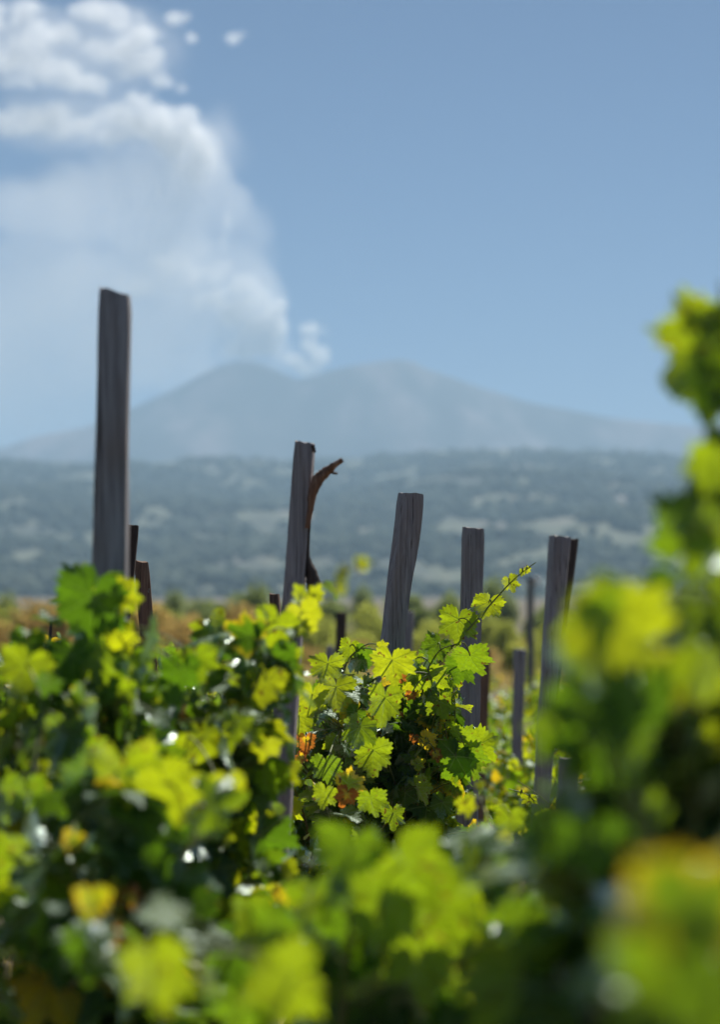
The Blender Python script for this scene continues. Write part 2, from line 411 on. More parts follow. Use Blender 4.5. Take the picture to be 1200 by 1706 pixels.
# ------------------------------------------------------------------ leaves
HALF = [(0, 1.0), (6, .93), (14, .80), (22, .73), (29, .68), (36, .74), (45, .84), (53, .92), (61, .82), (70, .72), (78, .67), (88, .70), (100, .76), (109, .80), (119, .70), (132, .62), (146, .58), (158, .50), (168, .36), (176, .16), (180, .06)]
VEINS = np.radians([0, 53, 109, -109, -53])
BOUNDS = [29, 79]
def leaf_template(nseg, rings, seed, lobes=1.0, teeth=12.5):
    r_ = np.random.default_rng(seed)
    th = np.linspace(-180, 180, nseg, endpoint=False) + 180. / nseg
    jit = 1 + .06 * np.sin(np.radians(th) * 3 + r_.uniform(0, 6)) + .04 * np.sin(np.radians(th) * 2 + r_.uniform(0, 6))
    a = np.abs(th); base = np.interp(a, [h[0] for h in HALF], [h[1] for h in HALF])
    smooth = np.interp(a, [0, 60, 120, 150, 172, 180], [.95, .86, .74, .60, .30, .06])
    rad = (base * lobes + smooth * (1 - lobes)) * jit
    if nseg > 30:
        tt = (a / 360 * teeth * 2 + r_.uniform(0, 1)) % 1.0
        rad *= 1 + .20 * (np.where(tt < .62, tt / .62, (1 - tt) / .38) - .5) * np.clip((176 - a) / 10, 0, 1) * (1 + .3 * r_.normal(size=nseg))
    thr = np.radians(th)
    V = [(0, 0)]; rr = [0.]
    for q in rings:
        for k in range(nseg):
            V.append((rad[k] * q * math.sin(thr[k]), rad[k] * q * math.cos(thr[k]))); rr.append(q)
    V = np.array(V); rr = np.array(rr)
    F3 = []; F4 = []; uv3 = []; uv4 = []
    def uvs(ids, mid):
        m = abs(mid)
        vi = 0. if m < BOUNDS[0] else (53. if m < BOUNDS[1] else 109.)
        vi = math.radians(vi * (1 if mid > 0 else -1))
        d = np.array((math.sin(vi), math.cos(vi)))
        q = V[ids]; al = q @ d; pe = np.abs(q[:, 0] * d[1] - q[:, 1] * d[0])
        return np.stack([al, pe], -1)
    for k in range(nseg):
        k2 = (k + 1) % nseg
        if k2 == 0: continue          # the notch where the petiole joins stays open
        mid = (th[k] + th[k2]) / 2
        f = [0, 1 + k2, 1 + k]; F3.append(f); uv3.append(uvs(f, mid))
        for j in range(1, len(rings)):
            f = [1 + (j - 1) * nseg + k, 1 + (j - 1) * nseg + k2, 1 + j * nseg + k2, 1 + j * nseg + k]
            F4.append(f); uv4.append(uvs(f, mid))
    return dict(V=V, rr=rr, th=np.arctan2(V[:, 0], V[:, 1]), F3=np.array(F3), F4=np.array(F4).reshape(-1, 4), uv3=np.array(uv3), uv4=np.array(uv4).reshape(-1, 4, 2))
T_HI = [leaf_template(112, [.3, .62, .86, 1.], s, l) for s, l in ((1, 1.), (2, .8), (3, 1.25), (4, 1.1))]
T_MID = [leaf_template(44, [.45, .8, 1.], s, l) for s, l in ((1, 1.), (2, .75), (3, 1.1))]
T_LOW = [leaf_template(14, [.55, 1.], s, l) for s, l in ((1, 1.), (2, .6))]
T_TINY = [leaf_template(8, [1.], s, .5) for s in (1, 2)]

def unit(v): 
    v = np.asarray(v, float); return v / np.maximum(np.linalg.norm(v, axis=-1, keepdims=True), 1e-9)

def build_leaves(name, L, templates, mat, parent, origin, rg):
    """L: list of dict(p, t, n, s, c(rand), a(age), curl)"""
    Vs, F3s, F4s, U3, U4, C = [], [], [], [], [], []; off = 0
    tid = rg.integers(0, len(templates), len(L))
    for ti, T in enumerate(templates):
        idx = [i for i in range(len(L)) if tid[i] == ti]
        if not idx: continue
        p = np.array([L[i]['p'] for i in idx]); t = unit([L[i]['t'] for i in idx]); n = np.array([L[i]['n'] for i in idx], float)
        n = n - (n * t).sum(-1, keepdims=True) * t; n = unit(n); bx = np.cross(t, n)
        s = np.array([L[i]['s'] for i in idx]); m = len(idx)
        cu = np.array([L[i].get('curl', 1.) for i in idx])
        x = T['V'][:, 0][None] * (1 + .08 * rg.normal(size=(m, 1))); y = T['V'][:, 1][None] * np.ones((m, 1)); rr = T['rr'][None]; th = T['th'][None]
        fold = rg.uniform(-.05, .55, (m, 1)) * cu[:, None]; droop = rg.uniform(.05, .45, (m, 1)) * cu[:, None]; cup = rg.uniform(-.15, .32, (m, 1)) * cu[:, None]
        rad2 = (x * x + y * y)
        z = fold * np.abs(x) - droop * np.where(y > 0, y * y, .2 * y * y) - cup * rad2
        z += .11 * cu[:, None] * np.sin(5 * th + rg.uniform(0, 6, (m, 1))) * rr ** 2 * np.sqrt(rad2)
        z += .04 * np.sin(9 * th + rg.uniform(0, 6, (m, 1))) * rr ** 3 * np.sqrt(rad2)
        bend = rg.normal(0, .12, (m, 1)); x = x + bend * y * np.abs(y)
        W = p[:, None] + s[:, None, None] * (x[..., None] * bx[:, None] + y[..., None] * t[:, None] + z[..., None] * n[:, None])
        nv = W.shape[1]; Vs.append(W.reshape(-1, 3))
        o3 = off + nv * np.arange(m)[:, None, None]
        F3s.append((T['F3'][None] + o3).reshape(-1, 3)); U3.append(np.tile(T['uv3'].reshape(-1, 2), (m, 1)))
        if len(T['F4']): F4s.append((T['F4'][None] + o3).reshape(-1, 4)); U4.append(np.tile(T['uv4'].reshape(-1, 2), (m, 1)))
        col = np.zeros((m, nv, 4)); col[..., 0] = np.array([L[i]['c'] for i in idx])[:, None]; col[..., 1] = rr
        col[..., 2] = np.array([L[i]['a'] for i in idx])[:, None]; col[..., 3] = 1
        C.append(col.reshape(-1, 4)); off += m * nv
    F = [np.concatenate(F3s)] + ([np.concatenate(F4s)] if F4s else [])
    uv = np.concatenate(U3 + U4)
    V = np.concatenate(Vs) - np.asarray(origin)
    return mesh_np(name, V, F, mat, parent, uv=uv, col=np.concatenate(C))

def tubes(name, paths, mat, parent, origin, sides=5):
    """paths: list of (points (n,3), radii (n,), colour value)"""
    Vs, Fs, C = [], [], []; off = 0
    for pts, rad, cv in paths:
        pts = np.asarray(pts, float); n = len(pts)
        if n < 2: continue
        tg = unit(np.gradient(pts, axis=0)); ref = np.array((.31, .17, .93)) if abs(tg[0][2]) < .9 else np.array((1., .1, 0))
        a = unit(np.cross(tg, ref)); b_ = np.cross(tg, a)
        an = np.linspace(0, 2 * math.pi, sides, endpoint=False)
        ring = pts[:, None] + np.asarray(rad)[:, None, None] * (np.cos(an)[None, :, None] * a[:, None] + np.sin(an)[None, :, None] * b_[:, None])
        Vs.append(ring.reshape(-1, 3))
        i = np.arange(n - 1)[:, None] * sides; j = np.arange(sides)[None]; j2 = (j + 1) % sides
        Fs.append((np.stack([i + j, i + j2, i + sides + j2, i + sides + j], -1) + off).reshape(-1, 4))
        c = np.ones((n * sides, 4)); c[:, 0] = np.repeat(np.broadcast_to(cv, (n,)), sides); C.append(c)
        off += n * sides
    return mesh_np(name, np.concatenate(Vs) - np.asarray(origin), np.concatenate(Fs), mat, parent, col=np.concatenate(C))

def bez(a, m, c, n):
    t = np.linspace(0, 1, n)[:, None]; return (1 - t) ** 2 * a + 2 * t * (1 - t) * m + t * t * c

def new_leaf(p, out, rg, s, age=None, c=None):
    up = np.array((0, 0, 1.))
    t = np.array((0, 0, -1.)) * rg.uniform(.2, 1.2) + out * rg.uniform(.1, .9) + rg.normal(0, .45, 3)
    n = out * rg.uniform(.0, .8) + up * rg.uniform(.0, .55) + np.array((.35, .5, .1)) * rg.uniform(.2, 1.) + rg.normal(0, .45, 3)
    if age is None: age = rg.uniform(0, .25) if rg.random() < .92 else rg.uniform(.3, 1.)
    return dict(p=p, t=t, n=n, s=s, c=rg.uniform(0, 1) ** 1.9 if c is None else c, a=age)

def make_trunk(base, head, parent, origin, rg, r0=.045):
    n = 22; pts = bez(base, (base + head) / 2 + np.array((rg.normal(0, .07), rg.normal(0, .07), 0)), head, n)
    rad = r0 * (1.15 - .35 * np.linspace(0, 1, n)) * (1 + .12 * rg.normal(size=n)); rad[0] *= 1.5; rad[-1] *= 1.2
    return tubes('trunk', [(pts, rad, 0.)], M_BARK, parent, origin, 12)

def vine(label, base, head_h, blobs, seed, templates, mat=M_LEAF, heroes=(), shoots=(), leaf_r=(.05, .085), petioles=True, yellow=0.0, group='grapevines', spacing=.055, cm=1.0, cap=1.0, dd=0.0):
    """blobs: (px, py, rx, ry, depth, depth_r, n_canes). Canes grow from the head of the trunk into them."""
    rg = np.random.default_rng(seed)
    sh_ = lambda d: d + dd * min(1., max(0., (4.2 - d) / .6))
    blobs = [(a0, a1, a2, a3, sh_(a4), a5, a6) for a0, a1, a2, a3, a4, a5, a6 in blobs]
    heroes = [(h[0], h[1], sh_(h[2])) + tuple(h[3:]) for h in heroes]
    shoots = [dict(q, pts=[(a0, a1, sh_(a2)) for a0, a1, a2 in q['pts']]) for q in shoots]
    bx, by = base; o = np.array((bx, by, float(gz(bx, by)) - .03))
    root = empty('grapevine', o); tag(root, label, 'grapevine', group)
    head = o + np.array((rg.normal(0, .03), rg.normal(0, .03), head_h))
    make_trunk(o.copy(), head, root, o, rg)
    L, TB = [], []; cane_pts = []
    def grow(pts, r0, leafy_from, space, cv0=.1, cv1=.9, lr=leaf_r):
        n = len(pts); cv = np.linspace(cv0, cv1, n)
        TB.append((pts, np.linspace(r0, r0 * .4, n), cv)); cane_pts.append(pts)
        seg = np.linalg.norm(np.diff(pts, axis=0), axis=1); cum = np.concatenate(([0], np.cumsum(seg))); tot = cum[-1]
        dpos = leafy_from * tot + rg.uniform(0, space); side = 1
        while dpos < tot:
            q = np.array([np.interp(dpos, cum, pts[:, k]) for k in range(3)]); f = dpos / tot
            tg = unit(np.array([np.interp(min(dpos + .03, tot), cum, pts[:, k]) for k in range(3)]) - q + 1e-6)
            sd = unit(np.cross(tg, rg.normal(size=3))) * side; side = -side
            s = 1.16 * rg.uniform(*lr) * (1 - .35 * f ** 3)
            pl = s * rg.uniform(.7, 1.25)
            out = unit(sd + .35 * tg + np.array((0, 0, .35)))
            e = q + out * pl
            L.append(new_leaf(e, out, rg, s, age=None if rg.random() > yellow else rg.uniform(.3, .8))); L[-1]['c'] *= cm
            if petioles: TB.append((bez(q, q + out * pl * .5 + np.array((0, 0, .012)), e, 4), np.full(4, .0016), .85))
            if petioles and rg.random() < .10:   # a curling tendril
                tt = np.linspace(0, 1, 22); wd = unit(out + rg.normal(0, .4, 3)); a1 = unit(np.cross(wd, (0.2, .3, 1.))); a2 = np.cross(wd, a1); ln = rg.uniform(.05, .11); cr = .009 * tt[:, None] ** .7
                an = tt[:, None] ** 1.5 * rg.uniform(9, 20)
                TB.append((q + wd * (ln * tt[:, None] ** .7) + cr * (np.cos(an) * a1 + np.sin(an) * a2) - a1 * cr[0], np.linspace(.0012, .0006, 22), 1.))
            if rg.random() < .22:   # a lateral with a few small leaves
                for j in range(3):
                    e2 = q + unit(out + rg.normal(0, .5, 3)) * rg.uniform(.03, .10)
                    L.append(new_leaf(e2, out, rg, s * rg.uniform(.35, .6)))
            dpos += space * rg.uniform(.7, 1.4)
    for (px, py, rx, ry, d, dr, nc) in blobs:
        for k in range(nc):
            v = unit(rg.normal(size=3)) * rg.random() ** .4
            tgt = P(px + v[0] * rx, py + v[2] * ry, d + v[1] * dr)
            g = float(gz(tgt[0], tgt[1]))
            tgt[2] = max(tgt[2], g + .05)
            mid = head * .45 + tgt * .55 + np.array((rg.normal(0, .05), rg.normal(0, .05), rg.uniform(.0, .18)))
            if P(px, py - ry, d)[2] < mid[2]: mid[2] = .5 * (head[2] + tgt[2]) + .03
            grow(bez(head, mid, tgt, 14), rg.uniform(.0035, .006), .18, spacing)
    for sh in shoots:                   # explicit shoots: (points px,py,d), leaf radius, leaf spacing
        pts = np.array([P(*q) for q in sh['pts']]); tt = np.linspace(0, len(pts) - 1, 18)
        pts = np.stack([np.interp(tt, np.arange(len(pts)), pts[:, k]) for k in range(3)], -1)
        for _ in range(2): pts[1:-1] = (pts[:-2] + pts[2:] + 2 * pts[1:-1]) / 4
        if sh.get('bare'): TB.append((pts, np.linspace(sh.get('r', .0028), .0012, len(pts)), sh.get('cv', .9))); cane_pts.append(pts)
        else: grow(pts, sh.get('r', .004), sh.get('from', .1), sh.get('space', .06), .5, 1., sh.get('lr', leaf_r))
    for l_ in L: l_['a'] = min(l_['a'], cap)
    allp = np.concatenate(cane_pts)
    for h in heroes:                    # leaves the photo shows one by one, plus some added to shade another: px, py, d, radius px, tip angle (0 = up, clockwise), facing, colour, age
        px, py, d, rp, ang, face, c, a = h
        p = P(px, py, d); s = rp * d / FPX
        t = np.array((math.sin(R(ang)), rg.normal(0, .15), math.cos(R(ang))))
        if face == 'back': n = np.array((.15 + rg.normal(0, .1), .9, .35))
        elif face == 'glint': n = unit(np.array(SUN_DIR) + np.array((0, -1, 0.))) + rg.normal(0, .05, 3); 
        elif face == 'front': n = np.array((rg.normal(0, .2), -.95, .25))
        elif face == 'edge': n = np.array((.95, .1, .25))
        else: n = np.array((0.2, -.5, -.75))
        p0 = p - .35 * s * unit(t)
        if face == 'glint': t = t + np.array((0, -.3, 0))
        L.append(dict(p=p0, t=t, n=n, s=s, c=c, a=a, curl=.55))
        q = allp[np.argmin(np.linalg.norm(allp - p0, axis=1))]
        if petioles and np.linalg.norm(q - p0) < .5:
            TB.append((bez(q, (q + p0) / 2 + np.array((0, 0, .02)), p0, 6), np.full(6, .0017), .85))
    build_leaves('foliage', L, templates, mat, root, o, rg)
    tubes('canes', TB, M_CANE, root, o, 6 if templates is T_HI else 4)
    return root

# ------------------------------------------------------------------ stakes
def stake(label, pts, w0, w1, mat, seed, kind='split', depth_ratio=.8, group='wooden vine stakes', twist=0., extra=None, name='wooden_stake', slope=-.1):
    """pts: (px, py, d) from the top down; carried on to the ground. w0/w1 = width in metres at the top / at the ground"""
    rg = np.random.default_rng(seed)
    A = [P(*q) for q in pts]; a, bb = A[-2], A[-1]
    dirn = (bb - a) / max(a[2] - bb[2], 1e-3)
    g = float(gz(bb[0], bb[1])) - .12
    A.append(bb + dirn * (bb[2] - g)); A = np.array(A)[::-1]
    org = np.array((A[0][0], A[0][1], A[0][2] + .12))
    seg = np.linalg.norm(np.diff(A, axis=0), axis=1); cum = np.concatenate(([0], np.cumsum(seg)))
    n = 64; tt = np.linspace(0, cum[-1], n); C = np.stack([np.interp(tt, cum, A[:, k]) for k in range(3)], -1)
    for _ in range(3): C[1:-1] = (C[:-2] + C[2:] + 2 * C[1:-1]) / 4
    if kind == 'round': sec = [(math.cos(q), math.sin(q)) for q in np.linspace(0, 2 * math.pi, 20, endpoint=False)]
    else:
        cr = [(-1, -1), (1, -1), (1, 1), (-1, 1)]; sec = []
        jit = rg.normal(0, .10, (4, 2)); cut = rg.uniform(.08, .2, 4)
        for i in range(4):
            c0 = np.array(cr[i]) + jit[i]; prv = np.array(cr[i - 1]) + jit[i - 1]; nx_ = np.array(cr[(i + 1) % 4]) + jit[(i + 1) % 4]
            for f in (.5, .25): sec.append(c0 + (prv - c0) * f * .9 + rg.normal(0, .02, 2))
            sec.append(c0 + (prv - c0) * cut[i] * .5); sec.append(c0 + (nx_ - c0) * cut[i] * .5)
            sec.append(c0 + (nx_ - c0) * .25 + rg.normal(0, .02, 2))
    sec = np.array(sec); ns = len(sec); f = np.linspace(0, 1, n)
    ph = rg.uniform(0, 6, 4)
    V = []
    for i in range(n):
        wdt = (w1 + (w0 - w1) * f[i]) / 2 * (1 + .035 * math.sin(9 * f[i] + ph[0]) + .02 * math.sin(31 * f[i] + ph[1]))
        if i == n - 1: wdt *= .93
        an = twist * (f[i] - .5) + rg.normal(0, .004); ca, sa = math.cos(an), math.sin(an)
        for j in range(ns):
            q = sec[j] * (1 + .055 * mnoise.noise(Vector((sec[j][0] * 3 + seed, sec[j][1] * 3, tt[i] * 6))) + .012 * mnoise.noise(Vector((j * 9.1, seed, tt[i] * 40))))
            x, y = q[0] * wdt, q[1] * wdt * depth_ratio
            V.append(C[i] + np.array((x * ca - y * sa, x * sa + y * ca, 0)))
    V = np.array(V)
    top = V[-ns:]; top[:, 2] += .0015 * rg.normal(size=ns) + (top[:, 0] - C[-1][0]) * slope
    V[-ns:] = top
    V = np.concatenate([V, [top.mean(0) + (0, 0, .001)]])
    i = np.arange(n - 1)[:, None] * ns; j = np.arange(ns)[None]; j2 = (j + 1) % ns
    F4 = np.stack([i + j, i + j2, i + ns + j2, i + ns + j], -1).reshape(-1, 4)
    k = (n - 1) * ns; F3 = np.array([(k + q, k + (q + 1) % ns, n * ns) for q in range(ns)])
    if extra is None:
        o = mesh_np(name, V, [F4, F3], mat, loc=org, smooth=True)
        tag(o, label, 'stake', group); root = o; sh = o
    else:
        root = empty(name, org); tag(root, label, 'stake', group)
        sh = mesh_np('shaft', V - org, [F4, F3], mat, root, smooth=True)
    sh.data.set_sharp_from_angle(angle=R(38))
    return root, org

stake('tall grey wooden stake with slanted top, the biggest one, nearest at the left', [(191, 487, 4.4), (182, 950, 4.4)], .053, .076, M_WOOD, 1, slope=-.28)
root2, o2 = stake('grey wooden stake with a curled strip of bark standing off its side', [(507, 738, 5.6), (489, 985, 5.6), (466, 1300, 5.6)], .043, .064, M_WOOD, 2, extra=True)
# torn strip of bark on that stake
def strip(name, pts, mat, parent, origin, seed):
    rg = np.random.default_rng(seed); V = []; n = 0
    Pn = []
    for (px, py, d, wp, th) in pts: Pn.append((*P(px, py, d), wp * d / FPX / 2, th))
    Pn = np.array(Pn); t = np.arange(len(Pn)); tt = np.linspace(0, len(Pn) - 1, 40)
    Q = np.stack([np.interp(tt, t, Pn[:, k]) for k in range(5)], -1)
    for _ in range(2): Q[1:-1] = (Q[:-2] + Q[2:] + 2 * Q[1:-1]) / 4
    tg = unit(np.gradient(Q[:, :3], axis=0)); sd = unit(np.cross(tg, (0, 1, 0)))
    m = 9; 
    for i in range(len(Q)):
        for j in range(m):
            f = j / (m - 1) * 2 - 1
            w_ = Q[i, 3] * (1 + .10 * rg.normal() * (abs(f) > .9) + .22 * mnoise.noise(Vector((i * .35, seed, f))))
            V.append(Q[i, :3] + sd[i] * w_ * f + np.array((0, -Q[i, 4] * (1 - f * f), 0)))
        for j in range(m):
            f = 1 - j / (m - 1) * 2
            V.append(Q[i, :3] + sd[i] * Q[i, 3] * f * .97 + np.array((0, -Q[i, 4] * (1 - f * f) + .006 + .004 * (1 - f * f), 0)))
    ns = 2 * m; i = np.arange(len(Q) - 1)[:, None] * ns; j = np.arange(ns)[None]; j2 = (j + 1) % ns
    F = [np.stack([i + j, i + j2, i + ns + j2, i + ns + j], -1).reshape(-1, 4), np.array([tuple(range(ns - 1, -1, -1)), tuple(range((len(Q) - 1) * ns, len(Q) * ns))])]
    return mesh_np(name, np.array(V) - origin, F, mat, parent)
strip('bark_strip', [(512, 880, 5.57, 8, .005), (517, 850, 5.57, 10, .006), (521, 820, 5.57, 16, .010), (530, 798, 5.57, 20, .010), (546, 784, 5.57, 15, .008), (560, 773, 5.56, 9, .005), (571, 766, 5.56, 8, .004)], M_PEEL, root2, o2, 4)
strip('bark_splinter', [(548, 782, 5.57, 7, .003), (556, 788, 5.57, 5, .003), (563, 789, 5.57, 3, .002)], M_WOOD_DARK, root2, o2, 5)
strip('bark_chip', [(521, 742, 5.58, 7, .002), (525, 754, 5.58, 4, .002)], M_WOOD_DARK, root2, o2, 6)
strip('torn_wood_edge', [(524, 1010, 5.6, 14, .008), (524, 975, 5.6, 26, .01), (518, 950, 5.6, 18, .01), (512, 930, 5.6, 8, .006), (514, 880, 5.6, 6, .004), (522, 815, 5.575, 5, .003), (531, 796, 5.575, 4, .003)], M_WOOD_DARK, root2, o2, 7)
stake('leaning grey stake with a bend, standing in the vine in focus', [(686, 823, 6.85), (681, 880, 6.85), (667, 965, 6.85), (650, 1112, 6.85)], .059, .056, M_WOOD, 3, twist=.3)
stake('straight upright grey stake behind the raised leafy shoot', [(788, 880, 7.9), (785, 1000, 7.9), (780, 1230, 7.9)], .064, .056, M_WOOD, 4)
stake('leaning grey-brown stake beside a thin dark one', [(934, 894, 9.4), (921, 1060, 9.4), (903, 1335, 9.4)], .063, .056, M_WOOD, 5, twist=.5, depth_ratio=1.1)
stake('thin dark rough stake leaning just behind the grey-brown stake', [(958, 898, 9.9), (946, 990, 9.9), (932, 1100, 9.9)], .030, .045, M_WOOD_DARK, 6)
stake('dark stub of a thin stake peeping out behind the tall stake at the left', [(222, 875, 6.3), (214, 950, 6.3)], .030, .05, M_WOOD_DARK, 7)
stake('short brown stake with a pale sunlit side, right of the tall left stake', [(238, 936, 6.7), (243, 998, 6.7)], .038, .045, M_WOOD_BROWN, 8)
stake('brown stake end barely showing beside the foot of the bark-strip stake', [(457, 990, 7.6), (461, 1040, 7.6)], .03, .04, M_WOOD_BROWN, 9)
stake('dark round stake standing between the bark-strip stake and the bent stake', [(569, 1020, 15.), (567, 1100, 15.)], .060, .062, M_WOOD_DARK, 10, 'round')
stake('low blurred stake left of the dark round stake', [(550, 1076, 19.), (549, 1110, 19.)], .06, .07, M_WOOD, 11, 'round')
stake('out-of-focus stake half hidden behind the bent stake', [(679, 1018, 15.), (675, 1090, 15.)], .070, .072, M_WOOD, 12)
stake('brown blurred stake close to the right side of the upright stake', [(808, 1080, 13.), (800, 1300, 13.)], .050, .058, M_WOOD_BROWN, 13)
stake('dark blurred stake standing among the yellow-green vines, right of the brown one', [(866, 1081, 16.), (861, 1270, 16.)], .075, .078, M_WOOD, 14, 'round')
stake('low bluish stake behind the foot of the leaning grey-brown stake', [(950, 1262, 11.5), (945, 1350, 11.5)], .08, .08, M_WOOD, 15)
stake('thin dark stick standing behind the vine at the far left', [(86, 1032, 8.), (80, 1090, 8.)], .010, .014, M_WOOD_DARK, 16, 'round')
rp, o17 = stake('faint grey concrete pole with two round insulators beyond the vineyard', [(884, 960, 60.), (884, 1040, 60.)], .17, .2, M_CONC, 17, 'round', 1., group=None, name='utility_pole', extra=True)
rp['category'] = 'pole'
for qx, qz in ((893, 967), (873, 944)):
    pc = P(qx, qz, 59.9); prof = [(0, -.10), (.03, -.10), (.035, -.05), (.09, -.04), (.10, -.01), (.05, .0), (.05, .02), (.085, .03), (.09, .06), (.04, .08), (0, .085)]
    an = np.linspace(0, 2 * math.pi, 16, endpoint=False); V = [(pc[0] + r__ * math.cos(a), pc[1] + r__ * math.sin(a), pc[2] + z__) for r__, z__ in prof for a in an]
    i = np.arange(len(prof) - 1)[:, None] * 16; j = np.arange(16)[None]; j2 = (j + 1) % 16
    mesh_np('insulator', np.array(V) - o17, np.stack([i + j, i + j2, i + 16 + j2, i + 16 + j], -1).reshape(-1, 4), M_GLAZE, rp)
    tubes('bracket', [(np.array([P(885, qz + 4, 59.95), P(qx, qz + 4, 59.9)]), np.array([.02, .02]), 0.)], M_CONC, rp, o17, 8)

# ------------------------------------------------------------------ near vines
def X(px, d): return (px - 600) / FPX * d
vine('lush grapevine filling the lower left, its big leaves covering the foot of the tallest stake', (X(200, 4.35), 4.25), .55,
     [(160, 1150, 130, 130, 4.2, .30, 26), (60, 1200, 120, 110, 4.0, .3, 16), (330, 1200, 130, 110, 4.3, .3, 20), (425, 1090, 40, 70, 4.4, .15, 8),
      (150, 1450, 220, 200, 4.1, .35, 22), (360, 1450, 100, 150, 4.3, .3, 11), (432, 1330, 26, 70, 4.4, .1, 7)], 11, T_HI,
     heroes=[(150, 1022, 3.95, 80, 190, 'front', .0, 0.), (146, 1010, 4.03, 84, 200, 'back', .0, 0.), (160, 1035, 4.1, 84, 175, 'back', .0, 0.), (300, 1130, 4.0, 50, 185, 'front', .0, 0.), (120, 1110, 3.95, 60, 175, 'front', .0, 0.), (192, 1000, 3.95, 44, 170, 'back', 1., .25), (215, 985, 4.0, 36, 40, 'back', .8, .2), (36, 1128, 3.8, 62, 200, 'back', .7, .1),  # the pair just behind the first leaf is added to shade it
             (243, 1070, 3.9, 66, 195, 'edge', .3, .1), (512, 1030, 4.5, 40, 150, 'back', .95, .2), (528, 985, 4.55, 20, 20, 'back', .9, .2), (497, 985, 4.55, 20, 330, 'back', .8, .2), (455, 1050, 4.45, 46, 200, 'back', .7, .1),
             (470, 1120, 4.4, 54, 170, 'back', .7, .05), (440, 1150, 4.3, 50, 190, 'back', .85, .1), (440, 1250, 4.2, 34, 190, 'back', .9, .2),
             (105, 1245, 3.7, 64, 190, 'back', .4, .1), (10, 1340, 3.6, 60, 170, 'back', .4, .0), (60, 1335, 3.6, 50, 150, 'back', .35, .0),
             (135, 1230, 3.7, 60, 20, 'back', .45, .1), (330, 1110, 4.1, 44, 170, 'back', .5, .2), (258, 1185, 4., 30, 200, 'back', .6, .4), (395, 1215, 3.9, 34, 180, 'glint', .6, 0.), (310, 1090, 4., 20, 180, 'glint', .6, 0.),
             (360, 1300, 4.0, 18, 180, 'glint', .6, 0.), (270, 1200, 3.9, 26, 130, 'glint', .4, 0.), (45, 1265, 3.7, 26, 170, 'glint', .4, 0.), (485, 1055, 4.4, 15, 120, 'glint', .5, 0.), (340, 1060, 4.5, 30, 200, 'front', .1, 0.)],
     shoots=[dict(pts=[(180, 1150, 4.3), (240, 1090, 4.2), (215, 1010, 4.1), (190, 965, 4.0)], lr=(.03, .05), space=.08), dict(pts=[(430, 1250, 4.4), (470, 1120, 4.5), (505, 1020, 4.55), (525, 975, 4.6)], lr=(.03, .045), space=.06),
             dict(pts=[(70, 1090, 4.2), (100, 1065, 4.2), (135, 1050, 4.1)], bare=True)], spacing=.062)
vine('yellow-green grapevine close to the lens at the bottom left, with one large pale shining leaf', (X(120, 3.4), 3.4), .45,
     [(200, 1330, 150, 50, 3.05, .18, 12), (60, 1580, 150, 140, 3.1, .3, 10), (300, 1620, 160, 110, 3.1, .3, 9)], 22, T_HI,
     heroes=[(195, 1320, 2.95, 96, 185, 'back', .72, .12), (285, 1330, 2.9, 80, 160, 'back', .8, .15), (235, 1300, 3.0, 70, 140, 'back', .85, .15), (385, 1320, 3.1, 44, 170, 'back', .9, .2), (335, 1330, 3.0, 52, 190, 'back', .85, .1),
             (285, 1525, 2.1, 60, 110, 'glint', .5, 0.), (140, 1430, 2.9, 36, 130, 'glint', .5, .3), (120, 1405, 2.85, 26, 200, 'back', .9, .6), (153, 1508, 2.4, 40, 180, 'back', 1., .55), (220, 1490, 2.9, 30, 20, 'back', .9, .95), (190, 1560, 2.5, 30, 20, 'front', .9, .95),
             (262, 1640, 1.8, 96, 170, 'back', .7, .12), (455, 1640, 1.85, 100, 250, 'back', .65, .12), (430, 1560, 2.7, 60, 190, 'back', .5, 0.), (418, 1530, 2.8, 50, 170, 'back', .45, 0.), (390, 1690, 2.4, 60, 190, 'front', .2, .0)],
     shoots=[dict(pts=[(60, 1420, 3.), (95, 1395, 3.), (110, 1370, 3.), (190, 1300, 3.)], bare=True), dict(pts=[(120, 1640, 2.8), (200, 1590, 2.3), (330, 1560, 2.2), (470, 1600, 2.15)], lr=(.03, .05), space=.1),
             dict(pts=[(250, 1450, 3.), (330, 1400, 2.9), (300, 1330, 2.9)], bare=True)], spacing=.075, yellow=.05, cm=.6, dd=.4, leaf_r=(.06, .09))
